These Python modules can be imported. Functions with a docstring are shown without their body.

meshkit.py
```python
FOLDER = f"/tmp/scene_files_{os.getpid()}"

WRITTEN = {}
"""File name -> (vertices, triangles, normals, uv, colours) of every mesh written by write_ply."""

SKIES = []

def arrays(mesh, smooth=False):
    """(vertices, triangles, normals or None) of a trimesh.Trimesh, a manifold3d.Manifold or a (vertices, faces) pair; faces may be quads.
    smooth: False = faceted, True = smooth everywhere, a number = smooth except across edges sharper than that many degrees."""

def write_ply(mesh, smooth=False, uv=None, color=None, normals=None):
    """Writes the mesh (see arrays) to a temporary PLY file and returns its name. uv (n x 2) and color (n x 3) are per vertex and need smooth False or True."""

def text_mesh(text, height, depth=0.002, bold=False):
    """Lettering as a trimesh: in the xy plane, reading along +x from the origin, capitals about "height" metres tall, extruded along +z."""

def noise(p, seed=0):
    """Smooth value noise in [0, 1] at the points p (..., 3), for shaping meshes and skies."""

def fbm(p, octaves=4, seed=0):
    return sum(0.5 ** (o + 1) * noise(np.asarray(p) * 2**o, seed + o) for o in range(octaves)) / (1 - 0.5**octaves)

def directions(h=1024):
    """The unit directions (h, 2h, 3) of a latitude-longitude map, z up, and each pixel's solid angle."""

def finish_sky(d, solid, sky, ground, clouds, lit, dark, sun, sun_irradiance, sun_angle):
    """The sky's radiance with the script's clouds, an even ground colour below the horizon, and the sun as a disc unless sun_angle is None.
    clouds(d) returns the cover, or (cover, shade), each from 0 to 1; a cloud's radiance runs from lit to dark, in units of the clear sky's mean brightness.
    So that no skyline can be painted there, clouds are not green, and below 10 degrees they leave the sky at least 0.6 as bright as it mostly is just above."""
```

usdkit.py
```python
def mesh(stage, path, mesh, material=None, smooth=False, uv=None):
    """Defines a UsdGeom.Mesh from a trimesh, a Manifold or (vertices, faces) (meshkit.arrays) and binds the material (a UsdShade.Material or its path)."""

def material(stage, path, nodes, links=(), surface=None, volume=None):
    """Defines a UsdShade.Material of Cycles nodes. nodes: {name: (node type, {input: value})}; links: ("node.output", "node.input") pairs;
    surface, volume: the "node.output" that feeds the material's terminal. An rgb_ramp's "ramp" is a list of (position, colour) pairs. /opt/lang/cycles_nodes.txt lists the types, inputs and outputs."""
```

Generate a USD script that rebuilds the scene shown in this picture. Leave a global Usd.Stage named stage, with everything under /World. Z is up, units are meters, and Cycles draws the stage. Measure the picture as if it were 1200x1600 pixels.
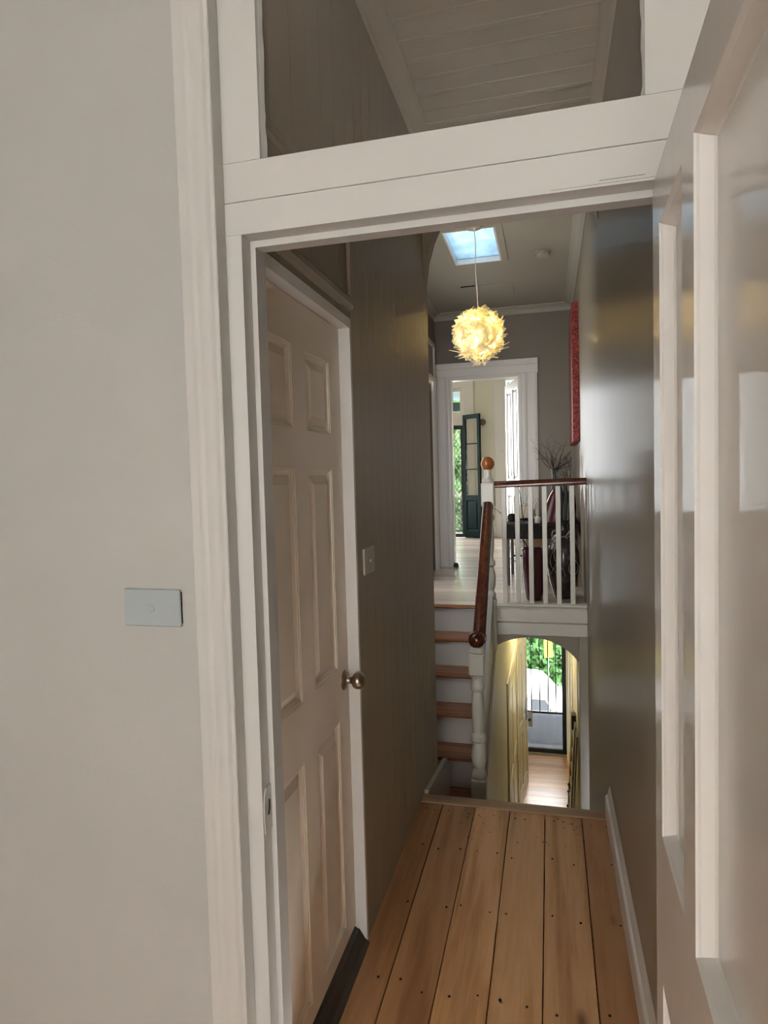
import math, random, re
import numpy as np, trimesh, usdkit, meshkit
from shapely.geometry import Polygon
from pxr import Usd, UsdGeom, UsdLux, UsdShade, Gf, Sdf

stage = Usd.Stage.CreateInMemory()
UsdGeom.SetStageUpAxis(stage, UsdGeom.Tokens.z)
UsdGeom.SetStageMetersPerUnit(stage, 1.0)
UsdGeom.Xform.Define(stage, '/World')
UsdGeom.Scope.Define(stage, '/World/Looks')
rng = np.random.default_rng(7)
random.seed(7)

# ------------------------------------------------------------------ camera, sky, lights, exposure
EYE = (0.0, 0.0, 1.57)
YAW, PITCH, ROLL = map(math.radians, (-14.53, -2.87, -1.549))
fw = np.array([math.sin(YAW) * math.cos(PITCH), math.cos(YAW) * math.cos(PITCH), math.sin(PITCH)])
rt = np.cross(fw, [0, 0, 1]); rt /= np.linalg.norm(rt)
up = np.cross(rt, fw)
cr, sr = math.cos(ROLL), math.sin(ROLL)
rt, up = cr * rt + sr * up, -sr * rt + cr * up
cam = UsdGeom.Camera.Define(stage, '/World/camera')
m = Gf.Matrix4d(1.0)
for i, v in enumerate((rt, up, -fw)):
    m.SetRow(i, Gf.Vec4d(*map(float, v), 0))
m.SetRow(3, Gf.Vec4d(*EYE, 1))
cam.AddTransformOp().Set(m)
cam.CreateHorizontalApertureAttr(36.0)
cam.CreateVerticalApertureAttr(48.0)
cam.CreateFocalLengthAttr(30.0)
cam.CreateClippingRangeAttr((0.03, 500.0))
cam.CreateExposureAttr(0.34)

dome = UsdLux.DomeLight.Define(stage, '/World/sky')
dome.CreateColorAttr((0.965, 0.98, 1.0)); dome.CreateIntensityAttr(4.2)
sun = UsdLux.DistantLight.Define(stage, '/World/sun')
sun.CreateIntensityAttr(2.5); sun.CreateAngleAttr(0.6); sun.CreateColorAttr((1, .95, .86))
sun.AddRotateXYZOp().Set((38, 0, 152))      # high over the street, from the front left

def rect(name, loc, rot, w, h, col, inten):
    l = UsdLux.RectLight.Define(stage, '/World/' + name)
    l.CreateWidthAttr(w); l.CreateHeightAttr(h); l.CreateColorAttr(col); l.CreateIntensityAttr(inten)
    l.AddTranslateOp().Set(loc); l.AddRotateXYZOp().Set(rot)
    return l
# added light boosting daylight at the left balcony opening, facing into the room
rect('daylight_left_opening', (-1.80, 10.03, 1.95), (-90, 0, 0), .55, 1.9, (.93, .96, 1.0), 16)
# added light in an unseen side room doorway to brighten the upper hall
rect('daylight_side_room', (-1.45, 5.3, 1.75), (0, -90, 0), 1.9, .75, (1.0, .98, .95), 2.2)
# added light at an added, unseen stair window, facing up the hall
rect('daylight_stair_window', (-.945, 3.462, 2.0), (90, 0, 0), .34, 1.7, (.86, .93, 1.0), 6)

# ------------------------------------------------------------------ helpers
used = {}
def numbered(parent, name):
    k = (parent, name); n = used.get(k, 0); used[k] = n + 1
    return f'{parent}/{name}' + (f'_{n:03d}' if n else '')

def tag(prim, label=None, cat=None, group=None, kind=None):
    for k, v in (('label', label), ('category', cat), ('group', group), ('kind', kind)):
        if v: prim.SetCustomDataByKey(k, v)

def arr(mesh):
    if isinstance(mesh, list): mesh = join(mesh)
    v, f, _ = meshkit.arrays(mesh, False)
    return v, f

class Thing:
    def __init__(s, name, label, cat, loc=(0, 0, 0), group=None, kind=None):
        s.path = numbered('/World', name); s.loc = np.array(loc, float)
        x = UsdGeom.Xform.Define(stage, s.path); x.AddTranslateOp().Set(tuple(map(float, loc)))
        s.prim = x.GetPrim(); tag(s.prim, label, cat, group, kind)
    def part(s, name, mesh, mat, smooth=False, label=None, kind=None, parent=None):
        v, f = arr(mesh)
        p = numbered(parent or s.path, name)
        pr = usdkit.mesh(stage, p, trimesh.Trimesh(v - s.loc, f, process=False), mat, smooth=smooth).GetPrim()
        tag(pr, label, None, None, kind)
        return p

def solo(name, mesh, mat, label, cat, smooth=False, group=None, kind=None):
    v, f = arr(mesh)
    pr = usdkit.mesh(stage, numbered('/World', name), trimesh.Trimesh(v, f, process=False), mat, smooth=smooth).GetPrim()
    tag(pr, label, cat, group, kind)

def join(ms): return trimesh.util.concatenate(ms)

def box(x0, x1, y0, y1, z0, z1, c=0.0):
    x0, x1 = sorted((x0, x1)); y0, y1 = sorted((y0, y1)); z0, z1 = sorted((z0, z1))
    if c <= 0:
        b = trimesh.creation.box((x1 - x0, y1 - y0, z1 - z0)); b.apply_translation(((x0 + x1) / 2, (y0 + y1) / 2, (z0 + z1) / 2)); return b
    c = min(c, .45 * min(x1 - x0, y1 - y0, z1 - z0)); p = []
    for sx in (0, 1):
        for sy in (0, 1):
            for sz in (0, 1):
                q = np.array([(x0, x1)[sx], (y0, y1)[sy], (z0, z1)[sz]]); d = np.array([1 - 2 * sx, 1 - 2 * sy, 1 - 2 * sz]) * c
                for k in range(3):
                    e = d.copy(); e[k] = 0; p.append(q + e)
    return trimesh.convex.convex_hull(np.array(p))

def extr(poly, a, b, axis='z'):
    """polygon extruded from a to b: axis z: poly is (x,y); axis y: poly is (x,z); axis x: poly is (y,z)"""
    g = trimesh.creation.extrude_polygon(poly if isinstance(poly, Polygon) else Polygon(poly), b - a, engine='earcut')
    v = g.vertices.copy(); v[:, 2] += a
    if axis == 'y': v = v[:, [0, 2, 1]]
    if axis == 'x': v = v[:, [2, 0, 1]]
    g = trimesh.Trimesh(v, g.faces, process=False)
    if axis == 'y': g.faces = g.faces[:, ::-1]
    return g

def lathe(prof, c=(0, 0, 0), n=24):
    prof = np.array(prof, float); a = np.arange(n) * 2 * np.pi / n
    v = np.concatenate([np.stack([r * np.cos(a), r * np.sin(a), np.full(n, z)], 1) for r, z in prof]); f = []
    for i in range(len(prof) - 1):
        for j in range(n):
            k = (j + 1) % n; f += [[i * n + j, i * n + k, (i + 1) * n + k], [i * n + j, (i + 1) * n + k, (i + 1) * n + j]]
    return trimesh.Trimesh(v + np.array(c), f, process=False)

def tube(pts, r, n=8, caps=True):
    p = np.array(pts, float); r = np.broadcast_to(r, (len(p),)); t = np.gradient(p, axis=0); t /= np.linalg.norm(t, axis=1, keepdims=True) + 1e-12
    ref = np.array([0, 0, 1.0]) if abs(t[:, 2]).mean() < .8 else np.array([1.0, 0, 0])
    a = np.cross(t, ref); a /= np.linalg.norm(a, axis=1, keepdims=True) + 1e-12; b = np.cross(t, a)
    g = np.arange(n) * 2 * np.pi / n
    v = (p[:, None] + r[:, None, None] * (np.cos(g)[None, :, None] * a[:, None] + np.sin(g)[None, :, None] * b[:, None])).reshape(-1, 3); f = []
    for i in range(len(p) - 1):
        for j in range(n):
            k = (j + 1) % n; f += [[i * n + j, (i + 1) * n + k, i * n + k], [i * n + j, (i + 1) * n + j, (i + 1) * n + k]]
    if caps:
        for i in range(1, n - 1): f += [[0, i, i + 1], [(len(p) - 1) * n, (len(p) - 1) * n + i + 1, (len(p) - 1) * n + i]]
    return trimesh.Trimesh(v, f, process=False)

def ball(c, r, sub=3, s=(1, 1, 1)):
    b = trimesh.creation.icosphere(sub, r); b.apply_scale(s); b.apply_translation(c); return b

def beam(p, q, w, h, c=.002):
    """square bar from p to q, w wide sideways, h deep"""
    p, q = np.array(p, float), np.array(q, float); d = q - p; L = np.linalg.norm(d); d /= L
    a = np.cross(d, [0, 0, 1]); a = a / np.linalg.norm(a) if np.linalg.norm(a) > 1e-6 else np.array([1.0, 0, 0]); b = np.cross(a, d)
    m = box(-w / 2, w / 2, 0, L, -h / 2, h / 2, c)
    T = np.eye(4); T[:3, 0], T[:3, 1], T[:3, 2], T[:3, 3] = a, d, b, p
    m.apply_transform(T); return m

def xf(mesh, o, u, v, w):
    """local (x,y,z) -> o + x u + y v + z w"""
    m = mesh.copy(); V = m.vertices
    m.vertices = np.array(o) + V[:, :1] * np.array(u) + V[:, 1:2] * np.array(v) + V[:, 2:3] * np.array(w)
    if np.dot(np.cross(u, v), w) < 0: m.faces = m.faces[:, ::-1]
    return m

def rings(u0, u1, v0, v1, steps):
    """panel surface: nested rectangles, steps = (inset, height); local x=u y=v z=out"""
    v, f = [], []
    for ins, h in steps: v += [[u0 + ins, v0 + ins, h], [u1 - ins, v0 + ins, h], [u1 - ins, v1 - ins, h], [u0 + ins, v1 - ins, h]]
    for i in range(len(steps) - 1):
        for j in range(4):
            k = (j + 1) % 4; a, b, c, d = i * 4 + j, i * 4 + k, i * 4 + 4 + k, i * 4 + 4 + j; f += [[a, b, c], [a, c, d]]
    n = 4 * (len(steps) - 1); f += [[n, n + 1, n + 2], [n, n + 2, n + 3]]
    return trimesh.Trimesh(np.array(v, float), f, process=False)

# ------------------------------------------------------------------ materials
def mat(name, nodes, links, surface='p.BSDF'):
    return usdkit.material(stage, '/World/Looks/' + name, nodes, links, surface=surface)

def paint(name, col, rough=.4, var=.05, bump=.02, bs=60, stretch=(1, 1, 1), spec=.5, aniso=0.0):
    lo = [c * (1 - var) for c in col]; hi = [min(1, c * (1 + var)) for c in col]
    return mat(name, {'g': ('geometry', {}), 'mp': ('mapping', {'scale': stretch}), 'n': ('noise_texture', {'scale': 2.3, 'detail': 4}),
        'r': ('rgb_ramp', {'ramp': [(.3, lo), (.7, hi)]}), 'nb': ('noise_texture', {'scale': bs, 'detail': 3}),
        'b': ('bump', {'strength': bump * 10, 'distance': .002}), 'tg': ('combine_xyz', {'x': 0.0, 'y': 1.0, 'z': 0.0}), 'p': ('principled_bsdf', {'roughness': rough, 'specular_ior_level': spec, 'anisotropic': aniso})},
        ([('tg.vector', 'p.tangent')] if aniso else []) + [('g.position', 'mp.vector'), ('mp.vector', 'n.vector'), ('n.fac', 'r.fac'), ('r.color', 'p.base_color'), ('mp.vector', 'nb.vector'), ('nb.fac', 'b.height'), ('b.normal', 'p.normal')])

def plain(name, col, rough=.5, metal=0, spec=.5, **k):
    return mat(name, {'p': ('principled_bsdf', {'base_color': col, 'roughness': rough, 'metallic': metal, 'specular_ior_level': spec, **k})}, [])

def wood(name, dark, mid, light, rough=.35, along='y', scale=1.0, knots=.0, spec=.5, coat=0.0):
    s = {'y': (6.5, .42, 6.5), 'x': (.42, 6.5, 6.5), 'z': (6.5, 6.5, .42)}[along]; s = [q * scale for q in s]
    nodes = {'g': ('geometry', {}), 'o': ('object_info', {}), 'm': ('math', {'math_type': 'multiply', 'value2': 61.0}), 'c': ('combine_xyz', {}),
        'a': ('vector_math', {'vector_math_type': 'add', 'math_type': 'add'}), 'mp': ('mapping', {'scale': s}),
        'n': ('noise_texture', {'scale': 1.0, 'detail': 5, 'roughness': .55, 'distortion': .35}),
        'k': ('math', {'math_type': 'multiply', 'value2': 27.0}), 'sn': ('math', {'math_type': 'sine'}), 'rg': ('map_range', {'from_min': -1, 'from_max': 1, 'to_min': 0, 'to_max': 1}),
        'fine': ('noise_texture', {'scale': 9.0, 'detail': 4, 'roughness': .7}),
        'mixf': ('mix_float', {'fac': .62}), 'r': ('rgb_ramp', {'ramp': [(.18, dark), (.5, mid), (.82, light)]}),
        'tone': ('hsv', {'hue': .5, 'saturation': 1.0}), 'tv': ('map_range', {'from_min': 0, 'from_max': 1, 'to_min': .78, 'to_max': 1.18}),
        'vk': ('voronoi_texture', {'scale': 4.2}), 'rk': ('rgb_ramp', {'ramp': [(.02, (.16, .09, .05)), (.10, (1, 1, 1))]}), 'mk': ('mix_color', {'blend_type': 'multiply', 'fac': knots}),
        'mpk': ('mapping', {'scale': {'y': (1, .45, 1), 'x': (.45, 1, 1), 'z': (1, 1, .45)}[along]}),
        'b': ('bump', {'strength': .12, 'distance': .001}), 'p': ('principled_bsdf', {'roughness': rough, 'specular_ior_level': spec, 'coat_weight': coat, 'coat_roughness': .3})}
    nodes['a'] = ('vector_math', {'math_type': 'add'})
    links = [('o.random', 'm.value1'), ('m.value', 'c.x'), ('m.value', 'c.y'), ('m.value', 'c.z'), ('g.position', 'a.vector1'), ('c.vector', 'a.vector2'), ('a.vector', 'mp.vector'),
        ('mp.vector', 'n.vector'), ('n.fac', 'k.value1'), ('k.value', 'sn.value1'), ('sn.value', 'rg.value'), ('mp.vector', 'fine.vector'), ('rg.result', 'mixf.a'), ('fine.fac', 'mixf.b'), ('mixf.result', 'r.fac'),
        ('r.color', 'tone.color'), ('o.random', 'tv.value'), ('tv.result', 'tone.value'), ('a.vector', 'mpk.vector'), ('mpk.vector', 'vk.vector'), ('vk.distance', 'rk.fac'), ('tone.color', 'mk.a'), ('rk.color', 'mk.b'), ('mk.result', 'p.base_color'),
        ('fine.fac', 'b.height'), ('b.normal', 'p.normal')]
    return mat(name, nodes, links)

WHITE = paint('white_gloss_paint', (.75, .72, .68), .34, .02, .006, 45)
FRAMEDIM = paint('doorway_white_dimmed', (.46, .44, .405), .36, .02, .006, 45)  # white trim paint darkened; dimmer light on the frame is in the colour
RISERSHADED = paint('stair_white_shaded', (.42, .385, .345), .4, .03, .006, 45)  # darker copy of the white paint; shade on the stair is in it
CREAMWHITE = paint('balustrade_cream_paint', (.55, .51, .43), .34, .02, .006, 45)
KHAKISHADED = paint('khaki_paint_shaded', (.20, .165, .125), .42, .05, .01, 80)  # same khaki as the corridor, darkened: hall shade put into the colour
SIDEDOOR = paint('side_door_paint', (.80, .69, .56), .38, .03, .006, 45)
DOORGLOSS = paint('open_door_gloss_paint', (.72, .69, .645), .135, .02, .012, 30, (1, 1, .06), .9, 1.0)
ROOM = paint('room_wall_paint', (.35, .335, .305), .6, .035, .02, 120)
KHAKI = paint('khaki_wall_paint', (.315, .254, .18), .42, .05, .015, 80)
KHAKIGLOSS = paint('khaki_satin_wall_paint', (.33, .285, .22), .34, .05, .04, 20, (1, 1, .05), .85, .82)
HALLCEILDIM = paint('hall_ceiling_dimmed', (.36, .335, .275), .6, .03, .01, 60)  # ceiling paint darkened for the hall, its dimmer light put into the colour
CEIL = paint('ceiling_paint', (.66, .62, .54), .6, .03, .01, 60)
CREAM = paint('cream_wall_paint', (.70, .68, .555), .5, .03, .01, 60)
CREAMDARK = paint('cream_door_paint', (.50, .44, .28), .4, .08, .02, 40)
LANDING = wood('landing_floorboard', (.42, .20, .078), (.60, .325, .142), (.70, .41, .205), .40, 'y', 1, .75)
LANDINGRED = wood('landing_floorboard_red', (.33, .135, .05), (.50, .235, .095), (.62, .33, .15), .40, 'y', .85, .85)
NOSING = wood('landing_nosing', (.20, .11, .055), (.30, .17, .09), (.38, .23, .13), .42, 'x', 1, .1)
HALLWOODGLARE = wood('hall_floorboard_glare', (.52, .42, .34), (.60, .50, .415), (.67, .57, .48), .24, 'x', 1, .1, .8, .3)  # tan boards paled: white glare from the openings is in the colour
GROUNDWOOD = wood('ground_hall_board', (.38, .19, .06), (.50, .27, .09), (.60, .34, .13), .40, 'x', 1, .1, 1.0, .6)
TREAD = wood('stair_tread_wood', (.13, .045, .018), (.22, .08, .03), (.32, .13, .05), .28, 'x', 1, .2)
RAIL = wood('varnished_handrail', (.040, .010, .005), (.065, .016, .007), (.095, .027, .011), .16, 'y', 1.5, 0)
BALLWOOD = wood('varnished_ball', (.20, .055, .012), (.28, .08, .018), (.35, .11, .028), .12, 'z', 2, 0)
SILL = wood('dark_threshold', (.025, .018, .013), (.05, .038, .028), (.085, .066, .05), .45, 'y', 1.4, .3)
DARK = plain('shadow_gap', (.012, .010, .009), .9)
NICKEL = plain('brushed_nickel', (.42, .34, .26), .28, 1.0)
PLATE = paint('grey_plastic_plate', (.29, .315, .315), .45, .02)
SWITCH = plain('cream_switch_plastic', (.48, .44, .37), .35)
GREEN = paint('dark_green_paint', (.003, .017, .018), .5, .1, spec=.15)
BLACK = plain('black_powdercoat', (.012, .014, .018), .4)
GREY = plain('grey_plastic', (.30, .29, .27), .4)
CORD = plain('white_cord', (.85, .82, .76), .5)
GLASS = mat('window_glass', {'f': ('fresnel', {'IOR': 1.45}), 't': ('transparent_bsdf', {'color': (.97, .965, .95)}), 'g': ('glossy_bsdf', {'color': (1, 1, 1), 'roughness': .02}), 'x': ('mix_closure', {})},
            [('f.fac', 'x.fac'), ('t.BSDF', 'x.closure1'), ('g.BSDF', 'x.closure2')], 'x.closure')
SKYTINTGLASS = mat('dirty_sky_tinted_glass', {'g': ('geometry', {}), 'n': ('noise_texture', {'scale': 9, 'detail': 5, 'roughness': .65}), 'r': ('rgb_ramp', {'ramp': [(.35, (.17, .23, .28)), (.65, (.27, .33, .37))]}),
            't': ('transparent_bsdf', {}), 'd': ('translucent_bsdf', {'color': (.3, .38, .43)}), 'x': ('mix_closure', {'fac': .3})},
            [('g.position', 'n.vector'), ('n.fac', 'r.fac'), ('r.color', 't.color'), ('t.BSDF', 'x.closure1'), ('d.BSDF', 'x.closure2')], 'x.closure')  # tint carries the blue of the sky; the mottling is dirt
def leafmat(name, a, b, tr=.45):
    return mat(name, {'o': ('geometry', {}), 'r': ('rgb_ramp', {'ramp': [(0, a), (1, b)]}), 'd': ('diffuse_bsdf', {}), 't': ('translucent_bsdf', {}), 'x': ('mix_closure', {'fac': tr})},
        [('o.random_per_island', 'r.fac'), ('r.color', 'd.color'), ('r.color', 't.color'), ('d.BSDF', 'x.closure1'), ('t.BSDF', 'x.closure2')], 'x.closure')
LEAF = leafmat('tree_leaf', (.13, .22, .10), (.42, .52, .34))
SHRUB = leafmat('shrub_leaf', (.13, .27, .10), (.42, .58, .32))
FEATHER = leafmat('cream_feather', (.90, .86, .74), (.97, .95, .90), .75)

# ================================================================== LARGE STRUCTURE
XL, XR = -.623, .25            # corridor walls
ZC = 3.28                      # upper ceiling
ZU, YU = .629, 4.682           # upper hall floor, edge of its stair
ZG = -2.69                     # ground hall floor
YFAR, YFRONT = 6.745, 10.05
S = 'structure'

# --- the room the camera stands in
solo('floor', box(-2.5, 1.6, -3.1, 1.24, -.12, 0), LANDING, 'timber floor of the near room under the camera', 'floor', kind=S)
solo('ceiling', box(-2.5, 1.6, -3.1, 1.24, 3.0, 3.1), CEIL, 'white ceiling of the near room', 'ceiling', kind=S)
WX0, WX1, WZ0, WZ1 = -1.35, .60, .60, 2.60
solo('wall_back', join([box(-2.5, WX0, -3.1, -3.0, 0, 3), box(WX1, 1.6, -3.1, -3.0, 0, 3), box(WX0, WX1, -3.1, -3.0, 0, WZ0), box(WX0, WX1, -3.1, -3.0, WZ1, 3)]), ROOM, 'near room wall behind the camera with window opening', 'wall', kind=S)
solo('wall_side', box(-2.5, -2.4, -3.0, 1.24, 0, 3), ROOM, 'near room wall left of the camera', 'wall', kind=S)
solo('wall_side', box(1.5, 1.6, -3.0, 1.24, 0, 3), ROOM, 'near room wall right of the camera', 'wall', kind=S)
w = Thing('window_1', 'white sash window behind the camera', 'window', (-.3, -3.05, 1.7), kind=S)
w.part('frame', [box(WX0, WX1, -3.08, -3.02, WZ0, WZ0 + .05), box(WX0, WX1, -3.08, -3.02, WZ1 - .05, WZ1), box(WX0, WX0 + .05, -3.08, -3.02, WZ0 + .05, WZ1 - .05), box(WX1 - .05, WX1, -3.08, -3.02, WZ0 + .05, WZ1 - .05), box(WX0 + .05, WX1 - .05, -3.075, -3.025, 1.68, 1.72)], WHITE)
w.part('pane', box(WX0 + .05, WX1 - .05, -3.052, -3.048, WZ0 + .05, WZ1 - .05), GLASS)
solo('wall_near', join([box(-2.5, -.665, 1.24, 1.342, 0, 3.28), box(.31, 1.6, 1.24, 1.342, 0, 3.28), box(-.665, .31, 1.24, 1.342, 2.93, 3.28)]), ROOM, 'pale grey plastered wall around the doorway', 'wall', kind=S)

# --- doorway with fanlight
d = Thing('door_1', 'painted doorway frame with a fanlight opening above its head', 'door frame', (-.2, 1.29, 0), kind=S)
d.part('jamb', [box(-.665, -.6142, 1.247, 1.341, 0, 2.0879), extr([(-.6142, 1.287), (-.602, 1.287), (-.602, 1.334), (-.6142, 1.338)], 0, 2.0738)], FRAMEDIM)
d.part('jamb', [box(.2062, .31, 1.247, 1.341, 0, 2.0879), box(.198, .2062, 1.287, 1.341, 0, 2.0738)], FRAMEDIM)
d.part('head', extr([(1.247, 2.088), (1.247, 2.154), (1.341, 2.154), (1.341, 2.10), (1.322, 2.10), (1.322, 2.074), (1.287, 2.074), (1.287, 2.088)], -.614, .206, 'x'), FRAMEDIM)
d.part('head', [box(-.665, -.614, 1.247, 1.341, 2.0885, 2.154), box(.206, .31, 1.247, 1.341, 2.0885, 2.154)], FRAMEDIM)
d.part('transom_rail', box(-.665, .31, 1.247, 1.341, 2.1555, 2.236, .0012), FRAMEDIM)
d.part('fanlight_stile', [box(-.665, -.566, 1.247, 1.274, 2.236, 2.93), box(-.665, -.60, 1.274, 1.341, 2.236, 2.93)], FRAMEDIM)
d.part('fanlight_stile', [box(.173, .31, 1.247, 1.274, 2.236, 2.93), box(.20, .31, 1.274, 1.341, 2.236, 2.93)], FRAMEDIM)
d.part('top_rail', box(-.566, .173, 1.247, 1.341, 2.85, 2.93), FRAMEDIM)
def puttybead(x, s):
    n = 40; z = np.linspace(2.236, 2.85, n); wob = .0025 * (meshkit.noise(np.stack([z * 45, z * 0, z * 0 + s], 1)) - .5)
    v, f = [], []
    for k in range(n):
        v += [[x, 1.258, z[k]], [x + s * .0015, 1.262, z[k]], [x + s * (.0025 + wob[k]), 1.270, z[k]], [x + s * (.003 + 2 * wob[k]), 1.2745, z[k]], [x, 1.2745, z[k]]]
    for k in range(n - 1):
        for j in range(4):
            a, b = k * 5 + j, k * 5 + j + 1; q = [[a, b, b + 5], [a, b + 5, a + 5]]; f += q if s < 0 else [t[::-1] for t in q]
    return trimesh.Trimesh(np.array(v), f, process=False)
d.part('glazing_bead', puttybead(-.566, 1), FRAMEDIM, label='chipped putty bead'); d.part('glazing_bead', puttybead(.173, -1), FRAMEDIM)
d.part('fanlight_pane', box(-.598, .198, 1.275, 1.278, 2.237, 2.85), GLASS)
casing = [(-.745, 1.2395), (-.745, 1.226), (-.741, 1.223), (-.724, 1.2215), (-.718, 1.2185), (-.709, 1.2165), (-.702, 1.218), (-.696, 1.2155), (-.684, 1.2125), (-.676, 1.2125), (-.668, 1.2105), (-.6625, 1.207), (-.6575, 1.2055), (-.652, 1.205), (-.650, 1.207), (-.650, 1.2465), (-.664, 1.2465), (-.664, 1.2395)]
CRACK = plain('paint_crack_brown', (.13, .105, .08), .8)
d.part('paint_crack', [box(.095, .172, 1.2467, 1.248, 2.0985, 2.0994), box(.01, .19, 1.2467, 1.248, 2.0926, 2.0931)], CRACK)
d.part('architrave', extr(casing, 0, 2.99), FRAMEDIM, smooth=35, label='moulded door casing')
sp = d.part('strike_plate', extr([(1.253, .80), (1.2865, .80), (1.2865, .90), (1.262, .90), (1.253, .885), (1.250, .86), (1.2505, .835)], -.6139, -.6115, 'x'), FRAMEDIM, label='painted-over strike plate with a dark latch hole')
d.part('latch_hole', extr([(1.266, .838), (1.274, .836), (1.279, .85), (1.279, .868), (1.272, .872), (1.270, .85)], -.6116, -.6108, 'x'), DARK, parent=sp)

# --- corridor, its landing floor and walls
fl = Thing('floor', 'worn honey brown floorboards of the corridor landing', 'floor', (-.19, 2.2, 0), kind=S)
fl.part('subfloor', box(XL - .1, XR, 1.342, 3.04, -.16, -.024), DARK)
def xs_at(y): return np.array([-.640, -.513, -.360, -.199, -.040, .121, .249]) + (y - 2.3) / 1.3 * np.array([0, -.007, -.004, -.003, 0, .003, 0])
e0, e1 = xs_at(1.343), xs_at(2.98)
for k in range(6):
    g = .0016 if 0 < k else 0
    a0, b0, a1, b1 = e0[k] + .0016, e0[k + 1] - .0016, e1[k] + .0016, e1[k + 1] - .0016
    dz = .0012 * ((k * 7) % 3 - 1); c = .0018
    ring = lambda a, b, y, z, ins: [[a + ins, y, z], [b - ins, y, z]]
    pts = [p for (a, b, y) in ((a0, b0, 1.343), (a1, b1, 2.979)) for p in ([a, y, -.023], [b, y, -.023], [a, y, dz - c], [b, y, dz - c], [a + c, y, dz], [b - c, y, dz])]
    fl.part('plank', trimesh.convex.convex_hull(np.array(pts)), LANDINGRED if k in (0, 1, 5) else LANDING)
nb = [(2.981, -.026), (3.052, -.026), (3.058, -.02), (3.062, -.01), (3.060, 0), (3.054, .005), (2.984, .005), (2.981, .002)]
fl.part('nosing', extr(nb, XL, .243, 'x'), NOSING, smooth=40, label='pale worn nosing board across the stair edge')
fl.part('riser', box(XL, XR, 3.02, 3.04, -.60, -.03), WHITE)
hole = []
for yy, jit in ((2.92, .012), (2.62, .02), (2.26, .02), (1.86, .02), (1.52, .02)):
    for k in range(6):
        xa = xs_at(yy)
        for t in (.22, .5, .78):
            if (t == .5 and yy < 2.9): continue
            if rng.random() < .85:
                r = rng.uniform(.0026, .0046) * (.8 if yy > 2.8 else 1)
                x = xa[k] + t * (xa[k + 1] - xa[k]) + rng.uniform(-.012, .012); y = yy + rng.uniform(-jit, jit)
                if x < -.60: continue
                hole.append(lathe([(0, .0022), (r * .7, .0022), (r, .0017), (r, 0)], (x, y, 0), 8))
for _ in range(26):
    x, y = rng.uniform(-.45, .2), rng.uniform(2.70, 2.95); r = rng.uniform(.0015, .003); hole.append(lathe([(0, .002), (r, .0017), (r, 0)], (x, y, 0), 6))
fl.part('nail_head', hole, DARK, kind='stuff')
solo('door_threshold', extr([(-.700, 0), (-.700, .047), (-.662, .049), (-.655, .044), (-.648, .043), (-.628, .012), (-.612, .001), (-.612, -.001)], 1.345, 2.013, 'y'), SILL, 'dark worn timber threshold along the six-panel side door', 'threshold', kind=S)

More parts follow.
